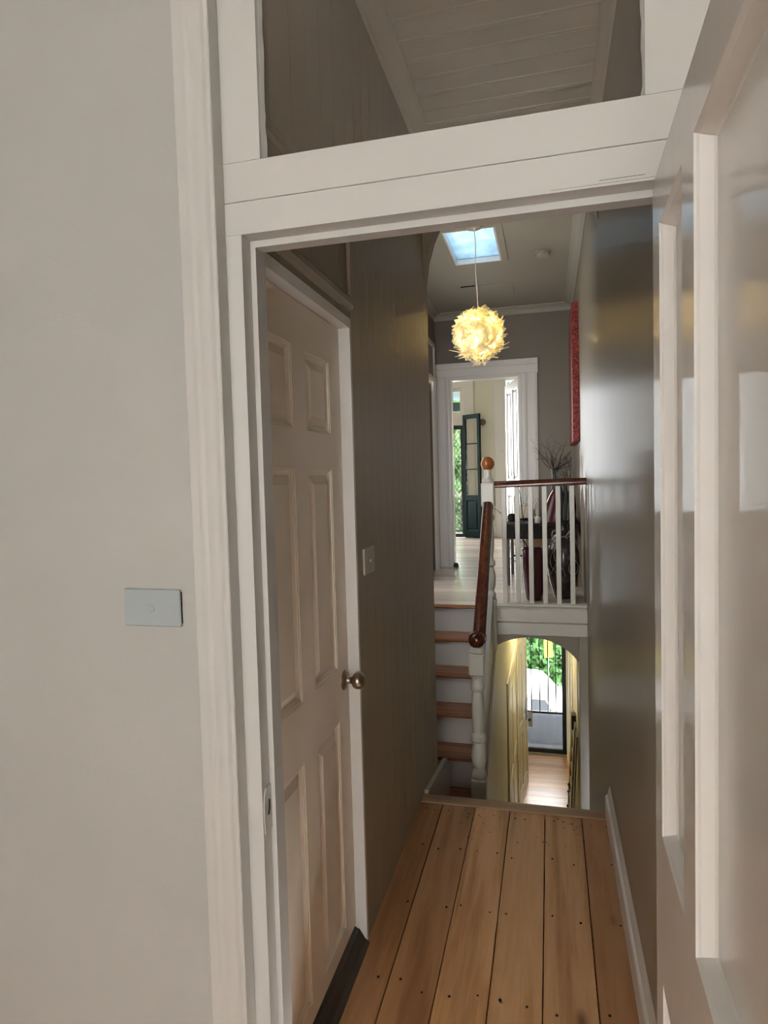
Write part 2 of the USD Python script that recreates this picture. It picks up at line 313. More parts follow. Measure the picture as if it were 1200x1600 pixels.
wl = Thing('wall_left', 'khaki painted vertical board lining on the left of the corridor', 'wall', (XL, 2.7, 0), kind=S)
wl.part('backing', [box(-.74, -.638, 2.032, 3.454, -.62, ZC), box(-.74, -.638, 1.343, 2.032, 2.10, ZC)], KHAKI)
def vboard(y0, y1, z0, z1):
    c = .0009; return extr([(-.638, y0), (XL - c, y0), (XL, y0 + c), (XL, y1 - c), (XL - c, y1), (-.638, y1)], z0, z1)
yy = np.concatenate([[2.032], np.arange(2.13, 3.44, .1075)]); yy[-1] = 3.454
for a, b in zip(yy[:-1], yy[1:]): wl.part('lining_board', vboard(a + .0002, b - .0002, -.6, ZC - .001), KHAKI)
yy = np.linspace(1.343, 2.032, 7)
for a, b in zip(yy[:-1], yy[1:]): wl.part('lining_board', vboard(a + .0002, b - .0002, 2.10, ZC - .001), KHAKI)
wl.part('door_trim', extr([(XL, 2.118), (-.612, 2.122), (-.605, 2.135), (-.605, 2.150), (-.612, 2.160), (XL, 2.166)], 1.345, 2.02, 'y'), KHAKI)
wl.part('door_trim', extr([(XL, 2.375), (-.612, 2.38), (-.607, 2.395), (-.612, 2.41), (XL, 2.415)], 1.345, 2.02, 'y'), KHAKI)
wl.part('door_trim', box(XL, -.609, 2.0, 2.024, 2.166, 2.375, .003), KHAKI)
solo('wall_right', box(XR, XR + .1, 1.342, YFRONT + .25, -2.9, 4.0), KHAKIGLOSS, 'long satin khaki wall on the right from the corridor through to the hall', 'wall', kind=S)
solo('wall_outer', box(-1.5, -1.35, 1.342, 3.36, -3, ZC), KHAKI, 'hidden outer wall left of the corridor', 'wall', kind=S)
bb = [(.2495, 0), (.228, 0), (.228, .098), (.231, .104), (.238, .108), (.240, .120), (.244, .134), (.2495, .150)]
solo('baseboard_right', extr(bb, 1.345, 3.012, 'y'), WHITE, 'white moulded skirting board along the right of the landing', 'skirting board', kind=S)
cl = Thing('ceiling', 'beaded timber board ceiling of the corridor seen through the fanlight', 'ceiling', (-.2, 2.3, ZC), kind=S)
cl.part('backing', box(-1.5, XR, 1.342, 3.36, ZC + .016, ZC + .12), CEIL)
ye = np.arange(1.343, 3.36, .121)
for a, b in zip(ye[:-1], ye[1:]):
    c = .006
    cl.part('ceiling_board', extr([(a, ZC + .016), (a, ZC + c), (a + c, ZC), (b - .022, ZC), (b - .018, ZC - .004), (b - .010, ZC - .004), (b - .006, ZC + c), (b, ZC + .016)], XL, XR, 'x'), CEIL)
cl.part('cornice', extr([(XR, 3.215), (.243, 3.22), (.235, 3.235), (.212, 3.262), (.205, 3.276), (.205, ZC), (XR, ZC)], 1.343, 3.36, 'y'), CEIL)
cl.part('cornice', extr([(XL, 3.215), (-.616, 3.22), (-.608, 3.235), (-.562, 3.262), (-.548, 3.276), (-.548, ZC), (XL, ZC)], 1.343, 3.36, 'y'), CEIL)

arc = [(XL, 2.60), (-.606, 2.72), (-.575, 2.82), (-.535, 2.905), (-.45, 3.0), (-.3, 3.08), (-.15, 3.11), (0, 3.10), (.1, 3.07), (.17, 3.015), (.215, 2.935), (.238, 2.87), (XR, 2.80)]
solo('wall_arch', extr(arc + [(XR, ZC), (XL, ZC)], 3.36, 3.455, 'y'), KHAKI, 'khaki plaster arch where the corridor meets the stair hall', 'arch', kind=S)
solo('wall_hall_near', join([box(-1.35, -1.13, 3.36, 3.454, -3, ZC), box(-.76, -.741, 3.36, 3.454, -3, ZC), box(-1.13, -.76, 3.36, 3.454, -3, 1.1), box(-1.13, -.76, 3.36, 3.454, 2.9, ZC)]), KHAKI, 'hidden near end wall of the stair hall', 'wall', kind=S)

# --- upper hall
w = Thing('window_4', 'tall narrow stair window added unseen behind the left wall to light the hall', 'window', (-.945, 3.42, 2.0), kind=S)
w.part('frame', [box(-1.13, -1.115, 3.38, 3.45, 1.1, 2.9), box(-.775, -.76, 3.38, 3.45, 1.1, 2.9), box(-1.115, -.775, 3.38, 3.45, 1.1, 1.12), box(-1.115, -.775, 3.38, 3.45, 2.88, 2.9)], WHITE)
w.part('pane', box(-1.115, -.775, 3.40, 3.405, 1.12, 2.88), GLASS)
solo('wall_hall_left', join([box(-1.3, -1.15, 3.455, 4.92, -3, ZC + .1), box(-1.3, -1.15, 4.92, 5.68, 2.70, ZC + .1), box(-1.3, -1.15, 5.68, 6.12, -3, ZC + .1), box(-1.3, -1.15, 6.12, 6.50, 2.92, ZC + .1), box(-1.3, -1.15, 6.50, 6.745, -3, ZC + .1), box(-1.3, -1.15, 4.92, 5.68, -3, ZU), box(-1.3, -1.15, 6.12, 6.5, -3, ZU)]), KHAKISHADED, 'khaki left wall of the upper hall with a doorway and an added opening for light', 'wall', kind=S)
solo('wall_side_room', join([box(-1.56, -1.52, 4.8, 5.8, ZU, 2.9), box(-1.52, -1.3, 4.8, 4.84, ZU, 2.9), box(-1.52, -1.3, 5.76, 5.8, ZU, 2.9), box(-1.52, -1.3, 4.84, 5.76, 2.86, 2.9), box(-1.52, -1.15, 4.84, 5.76, .5, ZU - .001)]), CREAM, 'added side room shell around the unseen light of the upper hall', 'wall', kind=S)
t = Thing('door_2', 'white casing and fanlight of the doorway on the left of the upper hall', 'door frame', (-1.15, 6.3, ZU), kind=S)
t.part('casing', [box(-1.15, -1.128, 6.50, 6.66, ZU, 2.56), box(-1.15, -1.128, 6.02, 6.12, ZU, 2.56)], WHITE)
t.part('casing_head', box(-1.15, -1.118, 6.02, 6.66, 2.56, 2.60, .004), WHITE)
t.part('casing_top', [box(-1.15, -1.13, 6.02, 6.66, 2.92, 2.96), box(-1.15, -1.13, 6.62, 6.66, 2.60, 2.92)], CREAM)
t.part('fanlight_pane', box(-1.20, -1.19, 6.12, 6.62, 2.60, 2.92), CREAM)  # opaque cream; light behind the fanlight is put into the colour
t.part('leaf', box(-1.24, -1.2, 6.121, 6.499, ZU, 2.58), WHITE)
oy0, oy1, ox0, ox1 = 4.52, 5.235, -.705, -.338
solo('ceiling', join([box(-1.15, XR, 3.455, oy0, ZC, ZC + .1), box(-1.15, XR, oy1, YFAR, ZC, ZC + .1), box(-1.15, ox0, oy0, oy1, ZC, ZC + .1), box(ox1, XR, oy0, oy1, ZC, ZC + .1)]), HALLCEILDIM, 'off-white plaster ceiling of the upper hall with a skylight opening', 'ceiling', kind=S)
w = Thing('window_2', 'square skylight with dirty glass tinted sky blue in the hall ceiling', 'skylight', ((ox0 + ox1) / 2, (oy0 + oy1) / 2, ZC), kind=S)
w.part('frame', [box(ox0, ox0 + .012, oy0, oy1, ZC - .004, ZC + .16), box(ox1 - .012, ox1, oy0, oy1, ZC - .004, ZC + .16), box(ox0 + .012, ox1 - .012, oy0, oy0 + .012, ZC - .004, ZC + .16), box(ox0 + .012, ox1 - .012, oy1 - .012, oy1, ZC - .004, ZC + .16)], WHITE)
w.part('flange', [box(ox0 - .05, ox0, oy0 - .06, oy1 + .01, ZC - .006, ZC, .002), box(ox1, ox1 + .05, oy0 - .06, oy1 + .01, ZC - .006, ZC, .002), box(ox0, ox1, oy0 - .06, oy0, ZC - .006, ZC, .002)], HALLCEILDIM)
w.part('pane', box(ox0 + .012, ox1 - .012, oy0 + .012, oy1 - .012, ZC + .035, ZC + .041), SKYTINTGLASS)
cv = [(0, 0), (0, -.065), (-.006, -.067), (-.012, -.06), (-.028, -.035), (-.055, -.014), (-.075, -.008), (-.078, 0)]
tr = Thing('trim_1', 'plaster cove cornice around the upper hall ceiling', 'cornice', (-.4, 5, ZC), kind=S)
tr.part('cornice', extr([(YFAR + a, ZC + b) for a, b in cv], -1.15, XR, 'x'), HALLCEILDIM)
tr.part('cornice', extr([(XR + a, ZC + b) for a, b in cv], 3.455, YFAR - .08, 'y'), HALLCEILDIM)
tr.part('cornice', extr([(-1.15 - a, ZC + b) for a, b in cv], 3.455, YFAR - .08, 'y'), HALLCEILDIM)
h = Thing('ceiling_hatch', 'flush access panel in the hall ceiling with a dark gap at its edge', 'hatch', (-.5, 6.05, ZC))
h.part('panel', box(-.74, -.292, 5.845, 6.26, ZC - .005, ZC - .0005, .002), HALLCEILDIM)
h.part('gap', box(-.745, -.62, 5.828, 5.845, ZC - .006, ZC - .0005), DARK, label='dark open gap along the edge')
sm = Thing('smoke_alarm', 'round off-white smoke alarm on the hall ceiling', 'smoke alarm', (-.024, 5.156, ZC))
sm.part('base', lathe([(0, 0), (.058, 0), (.060, -.004), (.058, -.012), (0, -.012)], sm.loc), HALLCEILDIM, smooth=40)
sm.part('cover', lathe([(.048, -.012), (.05, -.018), (.046, -.032), (.03, -.036), (0, -.036)], sm.loc), HALLCEILDIM, smooth=40)

solo('wall_far', join([box(-1.15, -1.004, YFAR, YFAR + .12, ZU, ZC), box(-.277, XR, YFAR, YFAR + .12, ZU, ZC), box(-1.004, -.277, YFAR, YFAR + .12, 2.61, ZC)]), KHAKISHADED, 'khaki far wall of the upper hall around the front room doorway', 'wall', kind=S)
d4 = Thing('door_4', 'white panelled door standing open into the front room within its white casing', 'door', (-.64, YFAR, ZU), kind=S)
def archi(x0, x1):  # x0 outer, x1 inner
    s = 1 if x1 > x0 else -1; L = abs(x1 - x0); P = [(0, 0), (0, .026), (.02, .03), (.03, .026), (.036, .018), (.10, .018), (.106, .024), (.118, .026), (.126, .018), (L - .014, .016), (L - .010, .022), (L, .022), (L, 0)]
    q = [(x0 + s * a, YFAR - b) for a, b in P]; return q if s < 0 else q[::-1]
d4.part('architrave', extr(archi(-1.149, -.990), ZU, 2.625), WHITE); d4.part('architrave', extr(archi(-.105, -.277), ZU, 2.625), WHITE)
hd = [(YFAR, 2.61), (YFAR - .022, 2.61), (YFAR - .022, 2.62), (YFAR - .016, 2.624), (YFAR - .018, 2.70), (YFAR - .03, 2.71), (YFAR - .03, 2.735), (YFAR - .036, 2.75), (YFAR - .036, 2.762), (YFAR, 2.765)]
d4.part('architrave_head', extr(hd[::-1], -1.149, -.098, 'x'), WHITE)
d4.part('jamb', box(-1.004, -.985, YFAR, YFAR + .12, ZU, 2.61), WHITE); d4.part('jamb', box(-.296, -.277, YFAR, YFAR + .12, ZU, 2.61), WHITE); d4.part('jamb', box(-.985, -.296, YFAR, YFAR + .12, 2.59, 2.61), WHITE)

# generic panelled leaf. o: corner at hinge bottom, u along width, w outwards
def panel_leaf(T, o, u, w, us, vs, H, W, steps, mt, thick=.04, back=True, z0=0):
    v = (0, 0, 1); P = lambda m_: xf(m_, o, u, v, w)
    top = vs[-1][1]
    for a, b in zip([0] + [x[1] for x in us], [x[0] for x in us] + [W]):
        if a == 0 or b == W: T.part('stile', P(box(a, b, z0, H, -thick, 0)), mt)
        else:
            for (p, q) in vs: T.part('mullion', P(box(a, b, p, q, -thick, 0)), mt)
    e0_, e1_ = us[0][0], us[-1][1]
    for a, b in zip([z0] + [x[1] for x in vs], [x[0] for x in vs] + [H]): T.part('rail', P(box(e0_, e1_, a, b, -thick, 0)), mt)
    for (p, q) in us:
        for (r, s) in vs: T.part('panel', P(rings(p, q, r, s, steps)), mt)
    T.part('back', P(box(.002, W - .002, z0 + .002, H - .002, -thick - .004, -thick)), mt)

RAISED = [(0, 0), (.001, -.002), (.006, -.003), (.007, -.006), (.017, -.012), (.022, -.012), (.042, -.003), (.044, -.002)]
d5 = Thing('door_3', 'white six-panel side door closed on the left of the corridor with a nickel knob', 'door', (-.66, 1.68, .05), kind=S)
panel_leaf(d5, (-.66, 1.3455, .0), (0, 1, 0), (1, 0, 0), [(1.40 - 1.3455, 1.606 - 1.3455), (1.708 - 1.3455, 1.908 - 1.3455)], [(.115, .80), (.97, 1.608), (1.716, 1.94)], 2.064, 2.013 - 1.3455, RAISED, SIDEDOOR, z0=.059)
d5.part('frame', [box(-.70, -.6215, 2.0145, 2.031, 0, 2.098), box(-.70, -.6215, 1.345, 2.0145, 2.066, 2.098)], WHITE)
kn = (-.66, 1.968, .918)
def xl(prof, c, n=20): q = lathe(prof, (0, 0, 0), n); V = q.vertices; q.vertices = np.stack([V[:, 2], V[:, 0], V[:, 1]], 1) + np.array(c); return q
kp = d5.part('knob', xl([(.0, .0685), (.012, .068), (.018, .066), (.0255, .058), (.0275, .049), (.0265, .040), (.022, .033), (.013, .029), (.0105, .022), (.0125, .012), (.016, .009)], kn, 28), NICKEL, smooth=50, label='brushed nickel door knob')
d5.part('rose', xl([(.016, .010), (.028, .008), (.033, .003), (.033, 0)], kn, 28), NICKEL, smooth=40, parent=kp)

d2 = Thing('door_5', 'glossy white four-panel door standing open on the right edge of the doorway', 'door', (.18, .85, .01), kind=S)
th = math.radians(1.12); u2 = np.array([-math.sin(th), -math.cos(th), 0]); w2 = np.array([-math.cos(th), math.sin(th), 0])
DEEP = [(0, 0), (.002, -.003), (.005, -.006), (.009, -.013), (.013, -.0205), (.016, -.0235), (.018, -.024)]
panel_leaf(d2, (.184, 1.245, .01), u2, w2, [(.075, .285), (.366, .69)], [(.15, .655), (.925, 1.975)], 2.066, .79, DEEP, DOORGLOSS, .042)

# --- front room upstairs
fl = Thing('floor', 'polished timber floor, paled by glare in its colour, of the upper hall and front room', 'floor', (-.5, 7, ZU), kind=S)
fl.part('slab', [box(-.43, XR, 4.72, YFRONT + .25, .42, ZU - .02), box(-1.15, -.43, 4.70, YFRONT + .25, .42, ZU - .02), box(-4, -1.15, 6.3, YFRONT + .25, .42, ZU - .02)], CEIL)
ys = np.arange(4.70, YFRONT, .135)
for a in ys:
    xa, b = (-1.15 if a < 6.7 else -4.0), min(a + .134, YFRONT)
    fl.part('plank', box(xa, XR, a, b, ZU - .02, ZU, .0008), HALLWOODGLARE)
fl.part('nosing', extr([(4.668, ZU - .022), (4.700, ZU - .022), (4.700, ZU + .001), (4.672, ZU + .001), (4.662, ZU - .006), (4.661, ZU - .015)], -1.15, -.475, 'x'), TREAD, smooth=40, label='dark brown stair nosing')
solo('wall_front', join([box(-4, -2.1, YFRONT, YFRONT + .25, ZU, 4), box(-1.29, -.63, YFRONT, YFRONT + .25, ZU, 4), box(-2.1, -1.29, YFRONT, YFRONT + .25, 2.97, 4), box(-.63, -.22, YFRONT, YFRONT + .25, 3.05, 4), box(-.22, XR, YFRONT, YFRONT + .25, ZU, 4)]), CREAM, 'cream front wall of the upstairs room between its two tall openings', 'wall', kind=S)
solo('wall_room_left', box(-4.1, -4, 6.86, YFRONT + .25, ZU, 4), CREAM, 'cream left wall of the upstairs front room', 'wall', kind=S)
solo('wall_room_back', join([box(-4, -1.15, YFAR, YFAR + .12, ZU, 4), box(-1.15, XR, YFAR, YFAR + .12, ZC, 4)]), CREAM, 'cream back wall of the upstairs front room', 'wall', kind=S)
solo('ceiling', box(-4, XR, YFAR, YFRONT + .25, 3.75, 3.9), CEIL, 'ceiling of the upstairs front room', 'ceiling', kind=S)
solo('baseboard_front', box(-1.11, -.81, YFRONT - .022, YFRONT, ZU, .80, .004), WHITE, 'white skirting on the cream wall of the front room', 'skirting board', kind=S)
tr = Thing('trim_2', 'white casing around the left balcony opening of the front room', 'window casing', (-1.2, YFRONT, ZU), kind=S)
tr.part('casing', box(-1.29, -1.115, YFRONT - .03, YFRONT, ZU, 3.10, .006), WHITE)
tr.part('casing_head', box(-2.25, -1.29, YFRONT - .03, YFRONT, 2.97, 3.10, .006), WHITE)
tr.part('casing', box(-2.25, -2.1, YFRONT - .03, YFRONT, ZU, 2.97, .006), WHITE)
w = Thing('window_3', 'fanlight above the balcony doors showing the corrugated awning', 'window', (-1.7, YFRONT + .05, 2.7), kind=S)
w.part('frame', [box(-2.1, -1.29, YFRONT + .02, YFRONT + .08, 2.40, 2.60), box(-2.1, -1.29, YFRONT + .02, YFRONT + .08, 2.92, 2.97), box(-1.335, -1.29, YFRONT + .02, YFRONT + .08, 2.60, 2.92), box(-2.1, -2.06, YFRONT + .02, YFRONT + .08, 2.60, 2.92)], WHITE)
w.part('pane', box(-2.06, -1.335, YFRONT + .048, YFRONT + .052, 2.60, 2.92), GLASS)
tr = Thing('trim_3', 'white casing around the right balcony opening of the front room', 'window casing', (-.7, YFRONT, ZU), kind=S)
tr.part('casing', box(-.81, -.63, YFRONT - .03, YFRONT, ZU, 3.18, .006), WHITE); tr.part('casing', box(-.22, -.10, YFRONT - .03, YFRONT, ZU, 3.05, .006), WHITE); tr.part('casing_head', box(-.63, -.10, YFRONT - .03, YFRONT, 3.05, 3.18, .006), WHITE)

# ================================================================== STAIR
st = Thing('staircase', 'timber stair of brown treads and white risers rising to the upper hall', 'staircase', (-.8, 4.2, -.571))
RISE, GO, XS = .2, .196, -.452
for k in range(1, 6):
    yk, zk = YU - k * GO, ZU - k * RISE
    tp = [(yk - .004, zk - .026), (yk + GO + .02, zk - .026), (yk + GO + .02, zk), (yk + .006, zk), (yk - .004, zk - .006), (yk - .006, zk - .013)]
    st.part('tread', extr(tp, -1.149, XS, 'x'), TREAD, smooth=40)
for k in range(0, 6):
    yk, zk = YU - k * GO, ZU - k * RISE
    st.part('riser', box(-1.149, XS, yk + .016, yk + .03, zk - RISE, zk - .0265), RISERSHADED)
st.part('cove', box(-1.149, XS, YU + .002, YU + .016, ZU - .04, ZU - .022), RISERSHADED)
lo = Thing('lower_staircase', 'half landing and lower flight of the stair, below the corridor edge', 'staircase', (-.2, 3.7, -2.0))
lo.part('half_landing', box(-.622, XR - .001, 3.041, 3.455, -.60, -.571), TREAD); lo.part('half_landing', box(-1.149, XR - .001, 3.4555, 3.72, -.60, -.571), TREAD)
for k in range(11):
    z = -.571 - .193 * (k + 1); y = 3.72 + .2 * k
    if z > ZG + .05: lo.part('tread', box(-.43, .189, y, y + .21, z - .03, z), TREAD)
    lo.part('riser', box(-.43, .189, y - .014, y, z, z + .163), RISERSHADED)
st.part('outer_string', extr([(3.79, -.335), (4.64, .30), (4.64, .72), (3.79, -.02)], -.430, -.405, 'x'), RISERSHADED, label='white raked string board')
st.part('string_bead', beam((-.398, 3.79, -.325), (-.398, 4.64, .31), .014, .03), RISERSHADED)
wl.part('wall_string', extr([(3.064, -.20), (3.064, .02), (3.62, -.06), (3.72, -.13), (3.72, -.36), (3.5, -.36)], XL - .0005, -.600, 'x'), RISERSHADED, label='white skirting rising beside the lowest steps')

bal = Thing('stair_balustrade', 'white balustrade with turned newels, square balusters and dark varnished handrails', 'balustrade', (-.1, 4.69, ZU))
def newel(cx, cy, zb, zblock0, zblock1, zball, hs=.047):
    body = [box(cx - hs, cx + hs, cy - hs, cy + hs, zblock0, zblock1, .008)]
    z0 = zblock1; d_ = zball - .045 - z0
    body.append(lathe([(.036, z0 - .004), (.044, z0 + .006), (.046, z0 + .012), (.038, z0 + .018), (.040, z0 + .026), (.028, z0 + .034), (.024, zball - .04)], (cx, cy, 0), 28))
    L = zblock0 - zb  # turned shaft and plinth
    plinth = zb + .36 * L if L > .5 else zb + .42 * L
    body.append(box(cx - hs, cx + hs, cy - hs, cy + hs, zb, plinth, .008))
    q = lambda t: plinth + t * (zblock0 - plinth)
    pr = [(.036, q(0) - .004), (.045, q(.015)), (.046, q(.05)), (.036, q(.08)), (.032, q(.10)), (.042, q(.14)), (.0455, q(.21)), (.043, q(.28)), (.033, q(.33)), (.031, q(.35)), (.044, q(.37)), (.044, q(.41)), (.030, q(.44)), (.030, q(.47)), (.037, q(.55)), (.039, q(.65)), (.036, q(.76)), (.031, q(.84)), (.042, q(.865)), (.044, q(.89)), (.036, q(.92)), (.034, q(.96)), (.042, q(.985)), (.036, q(1) + .004)]
    body.append(lathe(pr, (cx, cy, 0), 28))
    p = bal.part('newel_post', body, CREAMWHITE, smooth=35, label='white turned newel post')
    bal.part('ball_cap', ball((cx, cy, zball), .049, 3, (1, 1, 1.03)), BALLWOOD if zball > 1 else RAIL, smooth=True, parent=p, label='varnished wooden ball')
newel(-.432, 4.690, .30, 1.355, 1.53, 1.667)
newel(-.428, 3.752, -.57, .405, .535, .612)
rp = [(-.033, -.026), (.033, -.026), (.036, -.01), (.034, .012), (.024, .026), (.008, .031), (-.008, .031), (-.024, .026), (-.034, .012), (-.036, -.01)]
def railsweep(p, q, sc=1.0):
    p, q = np.array(p, float), np.array(q, float); d_ = q - p; d_ /= np.linalg.norm(d_); a = np.cross(d_, [0, 0, 1]); a /= np.linalg.norm(a); b = np.cross(a, d_)
    n = len(rp); P = np.array(rp) * sc; v = np.concatenate([c_ + P[:, :1] * a + P[:, 1:] * b for c_ in (p, q)]); f = []
    for j in range(n): k = (j + 1) % n; f += [[j, k, n + k], [j, n + k, n + j]]
    for j in range(1, n - 1): f += [[0, j + 1, j], [n, n + j, n + j + 1]]
    return trimesh.Trimesh(v, f, process=False)
bal.part('handrail', railsweep((-.420, 3.80, .60), (-.433, 4.655, 1.37), 1.08), RAIL, smooth=50)
bal.part('landing_rail', railsweep((-.386, 4.695, 1.512), (.2495, 4.695, 1.522), .85), RAIL, smooth=50)
bal.part('base_rail', box(-.386, .2495, 4.655, 4.73, ZU + .001, ZU + .026, .006), CREAMWHITE)
for x in (-.320, -.226, -.133, -.036, .058, .153): bal.part('baluster', box(x - .0165, x + .0165, 4.678, 4.711, ZU + .025, 1.495, .002), CREAMWHITE)
fa = Thing('trim_4', 'white fascia boards across the edge of the upper floor under the balusters', 'fascia', (-.08, 4.68, .52), kind=S)
fa.part('fascia_board', box(-.386, .2495, 4.682, 4.719, .515, ZU, .003), CREAMWHITE); fa.part('fascia_board', box(-.386, .2495, 4.664, 4.719, .422, .513, .006), CREAMWHITE)

# ================================================================== GROUND HALL
cx, a_, b_, zs = -.155, .385, .31, .09
el = [(cx + a_ * math.cos(t), zs - .02 + b_ * math.sin(t)) for t in np.linspace(.36, math.pi - .05, 30)]
el = [(.19, -.3), (.19, el[0][1])] + el[1:]
ap = Polygon([(-.55, .42), (.19, .42)] + [p for p in el[1:]] + [(-.55, el[-1][1])])
wa = Thing('wall_lower_arch', 'grey arch with a slim pilaster under the white fascia leading to the ground hall', 'arch', (-.1, 4.8, ZG), kind=S)
wa.part('spandrel', extr(ap, 4.78, 4.86, 'y'), KHAKIGLOSS); wa.part('pilaster', box(.19, XR, 4.70, 4.86, ZG, .42), KHAKIGLOSS)
solo('wall_stairside', extr([(3.80, ZG), (4.86, ZG), (4.86, .42), (4.66, .42), (4.66, .29), (3.80, -.345)], -.4515, -.4305, 'x'), CREAM, 'cream panelled side wall under the upper flight of the stair', 'wall', kind=S)
gf = Thing('floor', 'shiny honey timber floor of the ground floor hall', 'floor', (-.1, 8, ZG), kind=S)
gf.part('slab', box(-1.5, XR, 3.4, 10.3, ZG - .1, ZG - .02), CEIL)
for a in np.arange(6.2, 9.95, .26): gf.part('plank', box(-1.3, XR, a, min(a + .2585, 10.0), ZG - .02, ZG, .001), GROUNDWOOD)
gw = Thing('wall_ground_left', 'cream left wall of the ground floor hall', 'wall', (-.43, 7, ZG), kind=S)
gw.part('wall', [box(-.53, -.43, 4.86, 6.30, ZG, .42), box(-.53, -.43, 6.30, 7.95, ZG + 2.2, .42), box(-.53, -.43, 7.95, 10.0, ZG, .42)], CREAM)
gw.part('casing', [box(-.43, -.412, 6.22, 6.36, ZG, ZG + 2.25, .004), box(-.43, -.412, 7.89, 8.02, ZG, ZG + 2.25, .004), box(-.43, -.412, 6.36, 7.89, ZG + 2.14, ZG + 2.25, .004)], CREAM)
gd = Thing('door_6', 'old cream door standing ajar at the left of the ground floor hall', 'door', (-.40, 8.5, ZG), kind=S)
uu = np.array([.075, .85, 0]); uu /= np.linalg.norm(uu); ww = np.array([uu[1], -uu[0], 0])
panel_leaf(gd, (-.425, 6.42, ZG + .012), np.array([-.0, 1, 0]), np.array([1, 0, 0]), [(.1, .68), (.78, 1.36)], [(.2, .9), (1.05, 1.95)], 2.12, 1.46, RAISED, CREAMDARK, .04)
panel_leaf(gd, (-.412, 8.06, ZG + .012), uu, ww, [(.1, .36), (.46, .74)], [(.2, .9), (1.05, 1.95)], 2.12, .84, RAISED, CREAMDARK, .042)
gd.part('lock_plate', xf(box(.68, .80, .93, 1.20, 0, .006), (-.412, 8.06, ZG + .012), uu, (0, 0, 1), ww), plain('blue_plate', (.05, .10, .22), .4), label='blue plate by the lock')
gd.part('edge_strip', xf(box(.835, .856, 0, 2.12, -.045, .003), (-.412, 8.06, ZG + .012), uu, (0, 0, 1), ww), CREAM, label='pale cream door edge')
solo('ceiling', box(-1.3, XR, 4.86, 10.3, .36, .42), CREAM, 'ceiling of the ground floor hall', 'ceiling', kind=S)
solo('wall_ground_front', join([box(-1.5, -.425, 10.0, 10.3, ZG, .42), box(.205, XR + .1, 10.0, 10.3, ZG, .42), box(-.425, .205, 10.0, 10.3, -.3, .42)]), CREAM, 'front wall of the ground floor hall around the entrance', 'wall', kind=S)
solo('wall_understair', box(-1.35, -1.15, 3.45, 10.0, -3, .42), KHAKI, 'hidden wall under the stair', 'wall', kind=S)
gr = Thing('trim_5', 'pale door casing and wall strip on the right of the ground floor hall', 'door casing', (.24, 8.8, ZG), kind=S)
gr.part('casing', box(.222, XR, 8.9, 9.04, ZG, ZG + 2.2, .004), WHITE); gr.part('lining', box(.242, XR, 6.6, 10.0, ZG, .36), CREAM); gr.part('casing', box(.225, XR, 7.9, 7.98, ZG, ZG + 2.2, .004), WHITE)
sw = Thing('light_switch', 'small white switch plate by the casing at the ground hall door', 'switch', (.24, 8.7, -1.35)); sw.part('plate', box(.236, .2418, 8.66, 8.74, -1.42, -1.30, .002), SWITCH)
sd = Thing('door_7', 'dark framed security screen door with vertical bars and a lower metal panel', 'door', (-.1, 9.93, ZG), kind=S)
sd.part('stile', box(-.425, -.375, 9.91, 9.95, ZG + .01, -.3), BLACK); sd.part('stile', box(.145, .205, 9.91, 9.95, ZG + .01, -.3), BLACK)
sd.part('rail', box(-.375, .145, 9.91, 9.95, ZG + .01, ZG + .07), BLACK); sd.part('rail', box(-.375, .145, 9.905, 9.95, -2.06, -2.035), BLACK); sd.part('rail', box(-.375, .145, 9.91, 9.95, -.36, -.3), BLACK)
for x in (-.31, -.185, -.06, .055): sd.part('bar', box(x - .006, x + .006, 9.925, 9.937, -2.035, -.36), BLACK)
PAN = mat('screen_panel', {'g': ('geometry', {}), 'mp': ('mapping', {'scale': (5, 1, .35)}), 'n': ('noise_texture', {'scale': 1.3, 'detail': 3}), 'r': ('rgb_ramp', {'ramp': [(.35, (.025, .05, .10)), (.6, (.12, .12, .13))]}), 'p': ('principled_bsdf', {'roughness': .3}), 't': ('transparent_bsdf', {'color': (.5, .53, .58)}), 'x': ('mix_closure', {'fac': .5})},
    [('g.position', 'mp.vector'), ('mp.vector', 'n.vector'), ('n.fac', 'r.fac'), ('r.color', 'p.base_color'), ('t.BSDF', 'x.closure1'), ('p.BSDF', 'x.closure2')], 'x.closure')
sd.part('lower_panel', box(-.375, .145, 9.928, 9.934, ZG + .07, -2.06), PAN, label='grey blue metal lower panel')
sd.part('lock', box(-.36, -.30, 9.895, 9.91, -2.28, -2.05, .004), GREY); sd.part('knob', ball((-.345, 9.89, -2.17), .022, 2), BLACK, smooth=True)
solo('door_sill', box(-.425, .205, 9.86, 10.0, ZG, ZG + .012, .003), GREY, 'pale metal strip on the floor under the security screen door', 'door sill')
lm = Thing('ceiling_lamp', 'round warm ceiling lamp of the ground floor hall', 'lamp', (-.1, 7.6, .36))
GL = mat('warm_opal_glass', {'e': ('emission', {'color': (1, .82, .48), 'strength': 60.0})}, [], 'e.emission')
lm.part('globe', ball((-.1, 7.6, .24), .11, 3), GL, smooth=True); lm.part('base', lathe([(0, .36), (.08, .36), (.08, .335), (.05, .33), (.05, .32)], (-.1, 7.6, 0)), WHITE, smooth=40)

